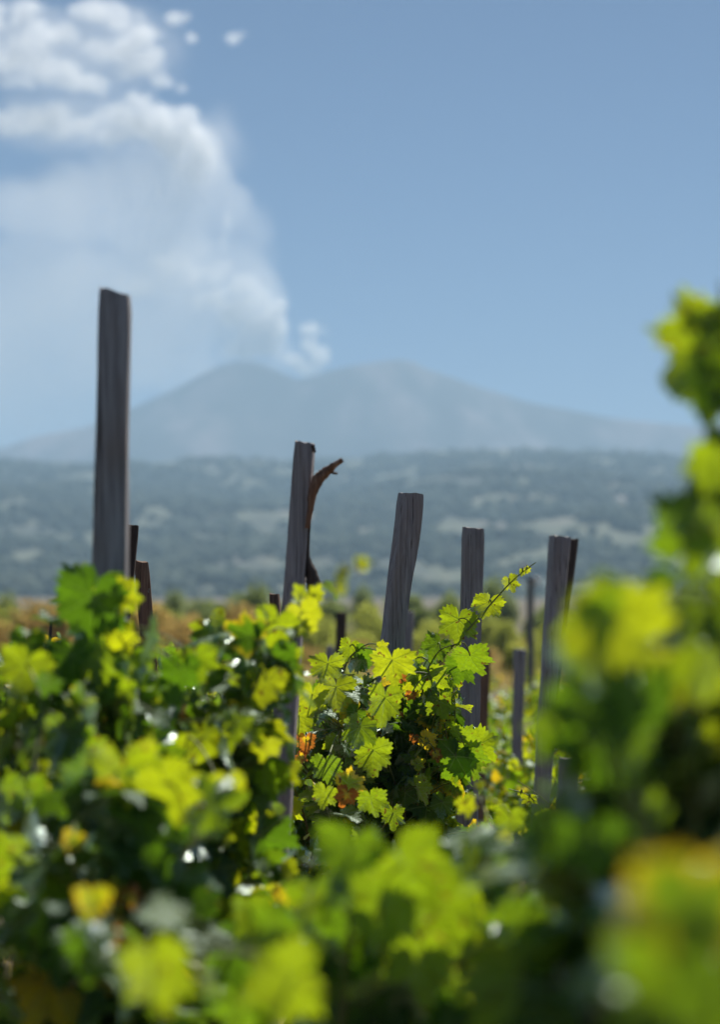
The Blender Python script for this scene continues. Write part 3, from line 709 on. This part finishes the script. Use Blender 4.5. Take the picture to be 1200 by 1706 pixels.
vine('sharp grapevine round the bent leaning stake, one long shoot reaching up past the next stake', (X(645, 6.95), 6.98), .55,
     [(585, 1170, 70, 45, 6.75, .2, 30), (665, 1140, 50, 45, 7.0, .2, 8), (715, 1150, 50, 55, 6.8, .2, 18), (560, 1250, 90, 100, 6.7, .25, 18), (700, 1290, 70, 110, 6.8, .3, 13),
      (640, 1430, 150, 110, 6.8, .3, 15), (780, 1420, 60, 80, 6.9, .2, 8)], 13, T_HI,
     heroes=[(545, 1120, 6.3, 40, 185, 'back', .75, .1), (500, 1205, 6.3, 36, 170, 'back', .8, .1), (598, 1225, 6.15, 44, 190, 'back', .5, .05), (545, 1285, 6.2, 36, 175, 'back', .35, .1), (672, 1128, 6.6, 12, 60, 'front', .9, 1.), (684, 1160, 6.6, 12, 200, 'glint', .9, 1.), (668, 1190, 6.6, 10, 120, 'glint', .9, 1.),
             (690, 1232, 6.6, 12, 190, 'front', .9, 1.), (735, 1180, 6.65, 34, 170, 'back', .55, .05), (690, 1105, 6.7, 24, 200, 'back', .7, .1), (675, 1330, 6.6, 30, 180, 'back', .3, .1), (585, 1358, 5.9, 34, 100, 'glint', .3, 0.), (540, 1330, 6., 30, 190, 'back', .7, .2), (620, 1340, 6., 34, 170, 'back', .5, .1), (610, 1400, 6.4, 34, 180, 'back', .5, .1), (735, 1345, 6.6, 28, 200, 'back', .3, .1), (762, 1048, 6.7, 46, 188, 'back', .62, .05), (812, 1015, 6.7, 34, 196, 'back', .8, .12), (800, 1000, 6.75, 20, 10, 'back', .7, .1), (851, 975, 6.7, 23, 165, 'back', .85, .2), (880, 948, 6.7, 9, 60, 'back', .95, .3), (870, 955, 6.7, 9, 200, 'back', .9, .3),
             (788, 1105, 6.75, 40, 160, 'back', .4, 0.), (765, 1120, 6.8, 34, 200, 'back', .12, 0.), (722, 1082, 6.7, 34, 220, 'glint', .3, 0.), (716, 1140, 6.65, 40, 175, 'back', .7, .1),
             (655, 1115, 6.1, 44, 175, 'back', .85, .1), (640, 1180, 6.1, 50, 185, 'back', .65, .05), (622, 1265, 6.2, 44, 180, 'back', .6, .0), (640, 1075, 6.3, 14, 60, 'back', 1., .35), (605, 1090, 6.5, 22, 200, 'front', .1, 0.), (580, 1085, 6.5, 26, 200, 'back', .7, .1),
             (560, 1160, 6.2, 44, 180, 'back', .8, .15), (518, 1170, 6.2, 40, 190, 'back', .85, .15), (600, 1160, 6.2, 30, 120, 'glint', .3, 0.), (555, 1190, 6.3, 18, 120, 'glint', .3, 0.), (580, 1250, 6.2, 18, 150, 'glint', .3, 0.),
             (780, 1230, 6.6, 34, 95, 'back', .5, .1), (752, 1275, 6.6, 50, 205, 'front', .15, 0.), (786, 1275, 6.6, 44, 150, 'back', .35, 0.), (716, 1235, 6.6, 24, 120, 'back', 1., .75), (728, 1260, 6.6, 16, 160, 'back', 1., .93), (700, 1270, 6.6, 17, 60, 'back', .9, .5),
             (700, 1190, 6.7, 34, 185, 'front', .08, 0.), (510, 1240, 6.3, 24, 180, 'back', .9, .97), (505, 1262, 6.3, 16, 120, 'back', .9, .98), (590, 1300, 5.9, 34, 60, 'back', .7, .6), (575, 1330, 5.9, 26, 200, 'front', .6, .96),
             (655, 1365, 6.3, 30, 180, 'back', .5, .05), (800, 1395, 6.3, 30, 170, 'back', .4, 0.), (710, 1300, 6.8, 18, 180, 'back', .9, .98), (740, 1200, 6.7, 20, 100, 'glint', .9, .2)],
     shoots=[dict(pts=[(640, 1330, 6.9), (690, 1180, 6.8), (730, 1100, 6.72), (775, 1055, 6.7), (815, 1010, 6.7), (852, 968, 6.7), (878, 947, 6.7), (893, 937, 6.7)], bare=True, r=.0034),
             dict(pts=[(655, 1400, 6.85), (662, 1280, 6.8), (672, 1200, 6.75), (668, 1130, 6.75)], bare=True, r=.006, cv=.2), dict(pts=[(690, 1400, 6.8), (680, 1290, 6.75), (700, 1200, 6.75)], bare=True, r=.004, cv=.4),
             dict(pts=[(640, 1400, 6.8), (648, 1300, 6.75), (660, 1240, 6.75), (650, 1180, 6.7)], bare=True, r=.005, cv=.7),
             dict(pts=[(700, 1170, 6.75), (716, 1105, 6.7), (735, 1080, 6.68), (770, 1070, 6.7)], bare=True, r=.0026, cv=.6), dict(pts=[(690, 1260, 6.6), (720, 1230, 6.6), (770, 1235, 6.6)], bare=True, r=.002, cv=1.),
             dict(pts=[(640, 1380, 6.8), (580, 1300, 6.6), (560, 1200, 6.5), (575, 1100, 6.5), (600, 1080, 6.5)], lr=(.03, .055), space=.05)], spacing=.05, leaf_r=(.035, .07), yellow=.05, )
vine('grapevine with drooping leaves just right of the bark-strip stake and behind it', (X(520, 7.6), 7.6), .5,
     [(540, 1200, 60, 40, 7.6, .3, 10), (420, 1140, 60, 30, 7.8, .3, 8), (300, 1100, 80, 30, 8.2, .3, 8), (480, 1330, 100, 130, 7.4, .4, 14)], 14, T_MID, spacing=.07)
vine('soft blurred grapevine across the bottom centre, nearest of those below the bent stake', (X(640, 3.0), 3.05), .4,
     [(650, 1510, 150, 90, 2.75, .3, 20), (830, 1520, 110, 100, 2.9, .25, 14), (600, 1640, 170, 80, 2.8, .3, 14), (860, 1650, 120, 80, 2.8, .3, 10)], 15, T_HI,
     heroes=[(575, 1440, 2.5, 80, 200, 'back', .3, .0), (690, 1470, 2.5, 100, 150, 'back', .5, .05), (640, 1530, 2.45, 92, 190, 'back', .45, .05), (740, 1540, 2.55, 88, 170, 'back', .5, .0), (700, 1620, 2.5, 84, 180, 'back', .5, .05),
             (825, 1420, 4.2, 44, 170, 'back', .95, .2), (848, 1370, 4.3, 34, 190, 'back', .6, .1), (780, 1345, 4.4, 26, 160, 'back', .9, .3), (924, 1500, 3.0, 36, 190, 'back', 1., .35), (800, 1310, 4.2, 12, 180, 'glint', .9, .2),
             (950, 1590, 2.6, 40, 180, 'back', .8, .2), (910, 1600, 2.4, 30, 180, 'glint', .9, .2), (800, 1680, 2.6, 60, 180, 'back', .8, .1),
             (560, 1540, 3.2, 20, 150, 'glint', .3, 0.), (440, 1450, 3.3, 22, 150, 'glint', .3, 0.), (870, 1560, 2.5, 70, 200, 'back', .35, 0.)],
     shoots=[dict(pts=[(430, 1600, 3.3), (500, 1560, 3.3), (560, 1540, 3.3), (575, 1590, 3.3)], bare=True, r=.003, cv=1.), dict(pts=[(700, 1650, 2.8), (760, 1500, 3.2), (830, 1400, 4.1), (800, 1330, 4.25)], bare=True)], spacing=.07, dd=.35)
vine('tall dark blurred grapevine rising at the right edge above the skyline', (X(1120, 2.25), 2.3), .7,
     [(1110, 1140, 50, 80, 2.25, .12, 8), (1160, 1090, 50, 70, 2.25, .12, 6), (1110, 1320, 70, 100, 2.25, .15, 11), (1200, 1300, 70, 160, 2.3, .2, 8), (1130, 1500, 100, 120, 2.2, .2, 10), (1222, 900, 14, 90, 2.42, .05, 3)], 16, T_HI,
     heroes=[(1010, 1075, 2.0, 110, 195, 'back', .85, .1), (975, 1075, 2.05, 58, 160, 'back', .55, .05), (1080, 1035, 2.05, 80, 100, 'back', .85, .2), (960, 1200, 2.0, 70, 200, 'front', .1, 0.), (1060, 1180, 2.0, 90, 180, 'front', .05, 0.), (1010, 990, 2.05, 44, 200, 'glint', .5, 0.), (1005, 1015, 2.0, 60, 40, 'back', .3, 0.),
             (1152, 1020, 2.1, 30, 190, 'glint', .5, 0.), (1157, 1062, 2.1, 26, 180, 'glint', .5, 0.), (1125, 1160, 2.1, 50, 200, 'back', .9, .35), (1110, 1110, 2.1, 34, 180, 'back', .9, .3), (1158, 600, 2.5, 118, 225, 'back', .7, .05), (1175, 660, 2.5, 80, 195, 'back', .45, .05), (1185, 790, 2.35, 66, 200, 'back', .6, .05), (1195, 950, 2.3, 84, 185, 'back', .5, .05), (1160, 1130, 2.05, 70, 190, 'back', .6, .1), (1050, 1250, 2.0, 60, 185, 'back', .3, .0), (1185, 830, 2.4, 62, 200, 'back', .7, .1), (1175, 900, 2.35, 72, 170, 'back', .5, .1), (1200, 740, 2.45, 40, 190, 'back', .3, .1), (1190, 560, 2.5, 60, 330, 'back', .6, .1), (1190, 680, 2.5, 44, 180, 'back', .6, .1), (1205, 520, 2.5, 36, 10, 'back', .3, .05),
             (1190, 860, 2.4, 60, 190, 'back', .8, .1), (1185, 930, 2.4, 60, 180, 'back', .6, .1), (1095, 965, 2.3, 44, 300, 'front', .05, 0.), (1085, 1340, 2.1, 46, 20, 'back', .4, .1), (1060, 1400, 2.1, 44, 190, 'back', .4, .1), (905, 1215, 2.1, 30, 200, 'back', .4, 0.), (1180, 1150, 2.1, 50, 180, 'back', .7, .1),
             (985, 1420, 2.0, 80, 185, 'front', .05, 0.), (1000, 1560, 2.1, 20, 185, 'glint', .4, 0.), (1030, 1290, 2.05, 70, 180, 'front', .05, .0)],
     shoots=[dict(pts=[(1200, 1150, 2.3), (1215, 950, 2.4), (1222, 800, 2.45), (1222, 640, 2.5), (1205, 500, 2.5), (1202, 470, 2.5)], lr=(.022, .034), space=.05)], spacing=.07, cap=.35)
vine('hugely blurred grapevine in the bottom right corner with yellow and orange leaves', (X(1240, 1.5), 1.55), .5,
     [(1230, 1600, 110, 110, 1.45, .12, 9)], 17, T_HI,
     heroes=[(1150, 1540, 1.25, 150, 190, 'back', .35, .56), (1130, 1640, 1.25, 140, 170, 'back', .35, .38), (1110, 1500, 1.3, 90, 330, 'back', .4, .66), (1200, 1680, 1.2, 120, 190, 'front', .3, .2), (1165, 1470, 1.3, 60, 10, 'back', .6, .7), (1060, 1560, 1.35, 60, 220, 'back', .6, .3)], spacing=.1)
vine('low sharp grapevine at the foot of the leaning grey-brown stake with small fresh shoots', (X(905, 7.2), 7.3), .25,
     [(900, 1460, 100, 60, 7.2, .25, 16), (830, 1500, 80, 70, 7.3, .25, 10), (980, 1450, 80, 60, 7.3, .25, 10)], 18, T_HI,
     heroes=[(922, 1375, 6.9, 34, 180, 'back', .7, .1), (905, 1360, 6.9, 22, 300, 'back', .6, .1), (938, 1362, 6.9, 22, 60, 'back', .6, .1), (882, 1335, 6.9, 16, 180, 'back', .9, .2), (985, 1335, 7.1, 24, 100, 'back', .8, .15), (1012, 1315, 7.2, 9, 150, 'back', .9, .3), (870, 1320, 6.9, 9, 40, 'back', .9, .2), (890, 1400, 6.9, 24, 200, 'glint', .3, 0.)],
     shoots=[dict(pts=[(940, 1460, 7.1), (935, 1400, 6.95), (905, 1350, 6.9), (880, 1322, 6.9), (848, 1314, 6.9)], bare=True, r=.002), dict(pts=[(945, 1440, 7.1), (960, 1370, 7.1), (985, 1325, 7.15), (1025, 1308, 7.2)], bare=True, r=.002),
             dict(pts=[(960, 1410, 7.), (935, 1360, 6.9), (900, 1325, 6.9), (862, 1300, 6.9)], bare=True, r=.0014)], spacing=.06, leaf_r=(.03, .06))
vine('thin pale shoot vine out of focus between the bark-strip stake and the bent stake', (X(540, 3.1), 3.3), .7,
     [(540, 1560, 60, 60, 3.3, .1, 4)], 19, T_HI,
     heroes=[(567, 965, 3.1, 15, 200, 'glint', .9, .2), (568, 985, 3.1, 16, 180, 'back', .95, .2), (607, 938, 3.1, 18, 80, 'back', .9, .2), (575, 948, 3.1, 12, 40, 'back', .9, .2)],
     shoots=[dict(pts=[(545, 1500, 3.3), (520, 1250, 3.25), (535, 1060, 3.2), (553, 975, 3.1), (580, 945, 3.1), (628, 935, 3.1)], bare=True, r=.0013, cv=1.)], spacing=.08)
vine('grapevine row end behind the leftmost leaves, out of focus', (X(40, 8.), 8.2), .5,
     [(30, 1090, 90, 30, 8.2, .3, 12), (100, 1150, 120, 50, 8.2, .3, 12)], 20, T_MID, spacing=.07, yellow=.1)
vine('dim grapevine low behind the bent stake', (X(700, 9.), 9.2), .3,
     [(700, 1400, 120, 60, 9.2, .3, 14), (800, 1450, 100, 60, 9.4, .3, 10)], 21, T_MID, spacing=.08)

# ------------------------------------------------------------------ the vineyard further off: one of each kind, then copies
def bush(seed, n=420, w=.55, h=.95, name='grapevine', rmin=.05, rmax=.08, templ=T_LOW, yellow=.18):
    rg = np.random.default_rng(seed); o = np.zeros(3); root = empty(name)
    head = np.array((0, 0, .35)); TB = [(bez(o, np.array((.04, 0, .2)), head, 6), np.linspace(.045, .03, 6), 0.)]; L = []
    for k in range(22):
        an = rg.uniform(0, 2 * math.pi); rr = w * rg.uniform(.4, 1.); top = h * rg.uniform(.35, 1.05)
        tgt = np.array((math.cos(an) * rr, math.sin(an) * rr, top)); pts = bez(head, np.array((tgt[0] * .5, tgt[1] * .5, top * .9)), tgt, 7)
        TB.append((pts, np.linspace(.006, .002, 7), .3))
        for j in range(n // 22):
            q = pts[rg.integers(1, 7)] + rg.normal(0, .07, 3); out = unit(q - head)
            L.append(new_leaf(q, out, rg, rg.uniform(rmin, rmax), age=rg.uniform(.3, .8) if rg.random() < yellow else rg.uniform(0, .25), c=rg.uniform(.2, 1)))
    build_leaves('foliage', L, templ, M_LEAF_FAR, root, o, rg)
    tubes('canes', TB, M_CANE, root, o, 5)
    return root
protos = [bush(s) for s in (31, 32, 33, 34)]
LBL = {0: 'blurred yellow-green grapevine in the rows of the vineyard beyond the sharp stakes', 1: 'small far grapevine near the dry grass at the end of the vineyard'}
used = [False] * 4
row = 0; y = 11.5
while y < 82:
    half = y * .165 + 1.2; x = -half + random.uniform(0, .9)
    while x < half:
        px = 600 + x / y * FPX
        k = random.randrange(4)
        if not (y < 14 and (px > 820 and px < 1000)):
            r_ = copy_tree(protos[k]) if used[k] else protos[k]; used[k] = True
            yy = y + random.uniform(-.25, .25); r_.location = (x, yy, float(gz(x, yy)) - .02)
            r_.rotation_euler = (0, 0, random.uniform(0, 6.28)); s = random.uniform(.85, 1.15) * (.82 if y < 16 else 1.); r_.scale = (s, s, s)
            f = 0 if y < 36 else 1
            tag(r_, LBL[f], 'grapevine', ['grapevines in the rows beyond', 'small far grapevines'][f])
        x += random.uniform(1.15, 1.6) * (1 + y / 60)
    y += 1.9 + y * .055; row += 1

# ------------------------------------------------------------------ scrub, dry grass, trees past the vineyard
def foliage_mat(name, c0, c1, tr):
    b = N(name); at = b.n('Attribute', attribute_name='leaf'); sep = b.n('SeparateColor', {0: at.outputs[0]})
    c = b.ramp(sep.outputs[0], [(0, c0), (1, c1)])
    a = b.n('AddShader', {0: b.n('BsdfDiffuse', {0: c}), 1: b.n('BsdfTranslucent', {0: b.mix(.5, c, tr)})}); b.surf(a); return b.m
M_DRY = foliage_mat('dry_brown_leaves', (.13, .09, .035), (.36, .26, .10), (.33, .25, .06))
M_GRASS = foliage_mat('dry_grass_blades', (.16, .13, .05), (.40, .30, .12), (.30, .24, .07))
M_SHRUB = foliage_mat('green_shrub_leaves', (.07, .09, .025), (.24, .26, .07), (.42, .44, .06))
M_TREE = foliage_mat('dark_tree_leaves', (.055, .075, .03), (.15, .18, .07), (.25, .30, .07))
M_WOODS = foliage_mat('far_wood_leaves', (.04, .056, .045), (.11, .13, .10), (.08, .10, .06))
def crown_leaves(rg, lobes, n, size):
    """quads scattered through lumpy lobes; leaves open gaps"""
    V, C = [], []
    for k in range(n):
        c, r = lobes[rg.integers(len(lobes))]
        v = unit(rg.normal(size=3)) * rg.random() ** .35; p = np.array(c) + v * np.array(r)
        a = unit(rg.normal(size=3)); b_ = unit(np.cross(a, rg.normal(size=3))); s = size * rg.uniform(.5, 1.3)
        V += [p - a * s, p + b_ * s * .6, p + a * s, p - b_ * s * .6]; cc = rg.uniform(0, 1); C += [(cc, 0, 0, 1)] * 4
    return np.array(V), np.arange(len(V)).reshape(-1, 4), np.array(C)
def shrub(name, seed, w_, h_, mat, n=1500, size=.07, trunk=.3):
    rg = np.random.default_rng(seed); root = empty(name)
    lobes = []
    for k in range(9):
        an = rg.uniform(0, 6.28); rr = rg.uniform(0, .6) * w_
        zz = h_ * rg.uniform(.35, .8); lobes.append(((math.cos(an) * rr, math.sin(an) * rr, zz), (w_ * rg.uniform(.25, .45), w_ * rg.uniform(.25, .45), h_ * rg.uniform(.16, .3))))
    V, F, C = crown_leaves(rg, lobes, n, size); mesh_np('crown', V, F, mat, root, smooth=False, col=C)
    TB = [(bez(np.zeros(3), np.array((.05, 0, h_ * .2)), np.array(lobes[0][0]), 6), np.linspace(.05, .02, 6) * h_ * .4, 0.)]
    for c, r in lobes[1:]: TB.append((bez(np.array((0, 0, h_ * .12)), np.array((c[0] * .4, c[1] * .4, c[2] * .7)), np.array(c), 6), np.linspace(.03, .008, 6) * h_ * .4, .1))
    tubes('trunk', TB, M_BARK, root, np.zeros(3), 5); return root
dry = [shrub('dry_shrub', 41, 1.5, 2.2, M_DRY, 1700, .07), shrub('dry_shrub', 42, 1.2, 1.8, M_DRY, 1500, .07)]
grn = [shrub('green_shrub', 43, 1.5, 2.3, M_SHRUB, 2000, .08), shrub('green_shrub', 44, 1.2, 1.7, M_SHRUB, 1600, .08)]
tre = [shrub('tree', 45, 2.2, 4.3, M_TREE, 3000, .13), shrub('tree', 46, 2.6, 3.6, M_TREE, 3000, .13)]
usedp = set()
def put(pool, px, d, s, label, cat, group):
    k = random.randrange(len(pool)); p = pool[k]
    r_ = copy_tree(p) if p.name in usedp else p; usedp.add(p.name)
    x = X(px, d); r_.location = (x, d, float(gz(x, d)) - .03); r_.rotation_euler = (0, 0, random.uniform(0, 6.28)); sc = s * random.uniform(.85, 1.15); r_.scale = (sc, sc, sc * random.uniform(.9, 1.1))
    return tag(r_, label, cat, group)
for px in list(range(-220, 420, 32)):
    put(dry, px + random.uniform(-12, 12), random.uniform(84, 96), random.uniform(1.2, 1.65), 'rust-brown dry shrub on the bank beyond the vines at the left', 'shrub', 'rust-brown shrubs at the left')
for px in list(range(400, 1400, 34)):
    put(dry, px + random.uniform(-12, 12), random.uniform(88, 100), .62, 'low rust-brown dry shrub on the bank behind the stakes', 'shrub', 'low rust-brown shrubs')
for px in range(-250, 1430, 24):
    put(grn, px + random.uniform(-15, 15), random.uniform(105, 140), random.uniform(.8, 1.35), 'green shrub in the hedge line behind the dry brown bank', 'shrub', 'green shrubs of the hedge line')
for px in range(-250, 1430, 27):
    put(tre, px + random.uniform(-25, 25), random.uniform(135, 220), random.uniform(.6, 1.0), 'dark green tree at the foot of the hazy hill', 'tree', 'dark trees at the foot of the hill')
for px in range(-60, 1250, 48):
    put(grn, px + random.uniform(-20, 20), random.uniform(84, 96), random.uniform(.6, .95), 'small green bush among the dry grass at the vineyard edge', 'bush', 'small green bushes at the vineyard edge')
# dry grass
rg = np.random.default_rng(50); V, F, C = [], [], []
for k in range(26000):
    d = rg.uniform(82, 118); px = rg.uniform(-120, 1320); x = X(px, d); z = float(gz(x, d)); hh = rg.uniform(.25, .8); lx, ly = rg.normal(0, .12, 2); a = rg.uniform(0, 3.14); wx, wy = .03 * math.cos(a), .03 * math.sin(a)
    i = len(V); V += [(x - wx, d - wy, z), (x + wx, d + wy, z), (x + lx, d + ly, z + hh)]; F.append((i, i + 1, i + 2)); C += [(rg.uniform(0, 1), 0, 0, 1)] * 3
tag(mesh_np('dry_grass', V, np.array(F), M_GRASS, smooth=False, col=C), kind='stuff')
# weeds and fallen leaves between the near vines
V, F, C = [], [], []
for k in range(9000):
    d = 1.5 + 11 * rg.random() ** .8; x = X(rg.uniform(-150, 1350), d); z = float(gz(x, d)) - .01; hh = rg.uniform(.03, .13); lx, ly = rg.normal(0, .04, 2); a = rg.uniform(0, 3.14); wx, wy = .004 * math.cos(a), .004 * math.sin(a)
    i = len(V); V += [(x - wx, d - wy, z), (x + wx, d + wy, z), (x + lx, d + ly, z + hh)]; F.append((i, i + 1, i + 2)); C += [(rg.uniform(0, 1), 0, 0, 1)] * 3
tag(mesh_np('weeds', V, np.array(F), M_GRASS, smooth=False, col=C), kind='stuff')

# far-off wood on the hill: one mass of lumpy crowns
import bmesh
bm = bmesh.new(); bmesh.ops.create_icosphere(bm, subdivisions=2, radius=1); IV = np.array([v.co for v in bm.verts]); IF = np.array([[v.index for v in f.verts] for f in bm.faces]); bm.free()
rg = np.random.default_rng(60); V, F, C = [], [], []; off = 0; cnt = 0
while cnt < 17500:
    d = 1250 + 2600 * rg.random() ** .85; px = rg.uniform(-640, 1840)
    x = X(px, d)
    m = mnoise.fractal(Vector((x * .016, d * .007, 1.3)), 1, 2, 4)
    if m < rg.uniform(-.3, .4): continue
    z = hill_z(px, d); r = rg.uniform(2.5, 6.5)
    v = IV * (1 + .22 * rg.normal(size=(len(IV), 1))) * np.array((r, r, r * rg.uniform(.6, .95))) + np.array((x, d, z + r * .25))
    V.append(v); F.append(IF + off); off += len(IV); C.append(np.tile((rg.uniform(0, 1), 0, 0, 1), (len(IV), 1))); cnt += 1
tag(mesh_np('woodland', np.concatenate(V), np.concatenate(F), M_WOODS, smooth=False, col=np.concatenate(C)), kind='stuff')
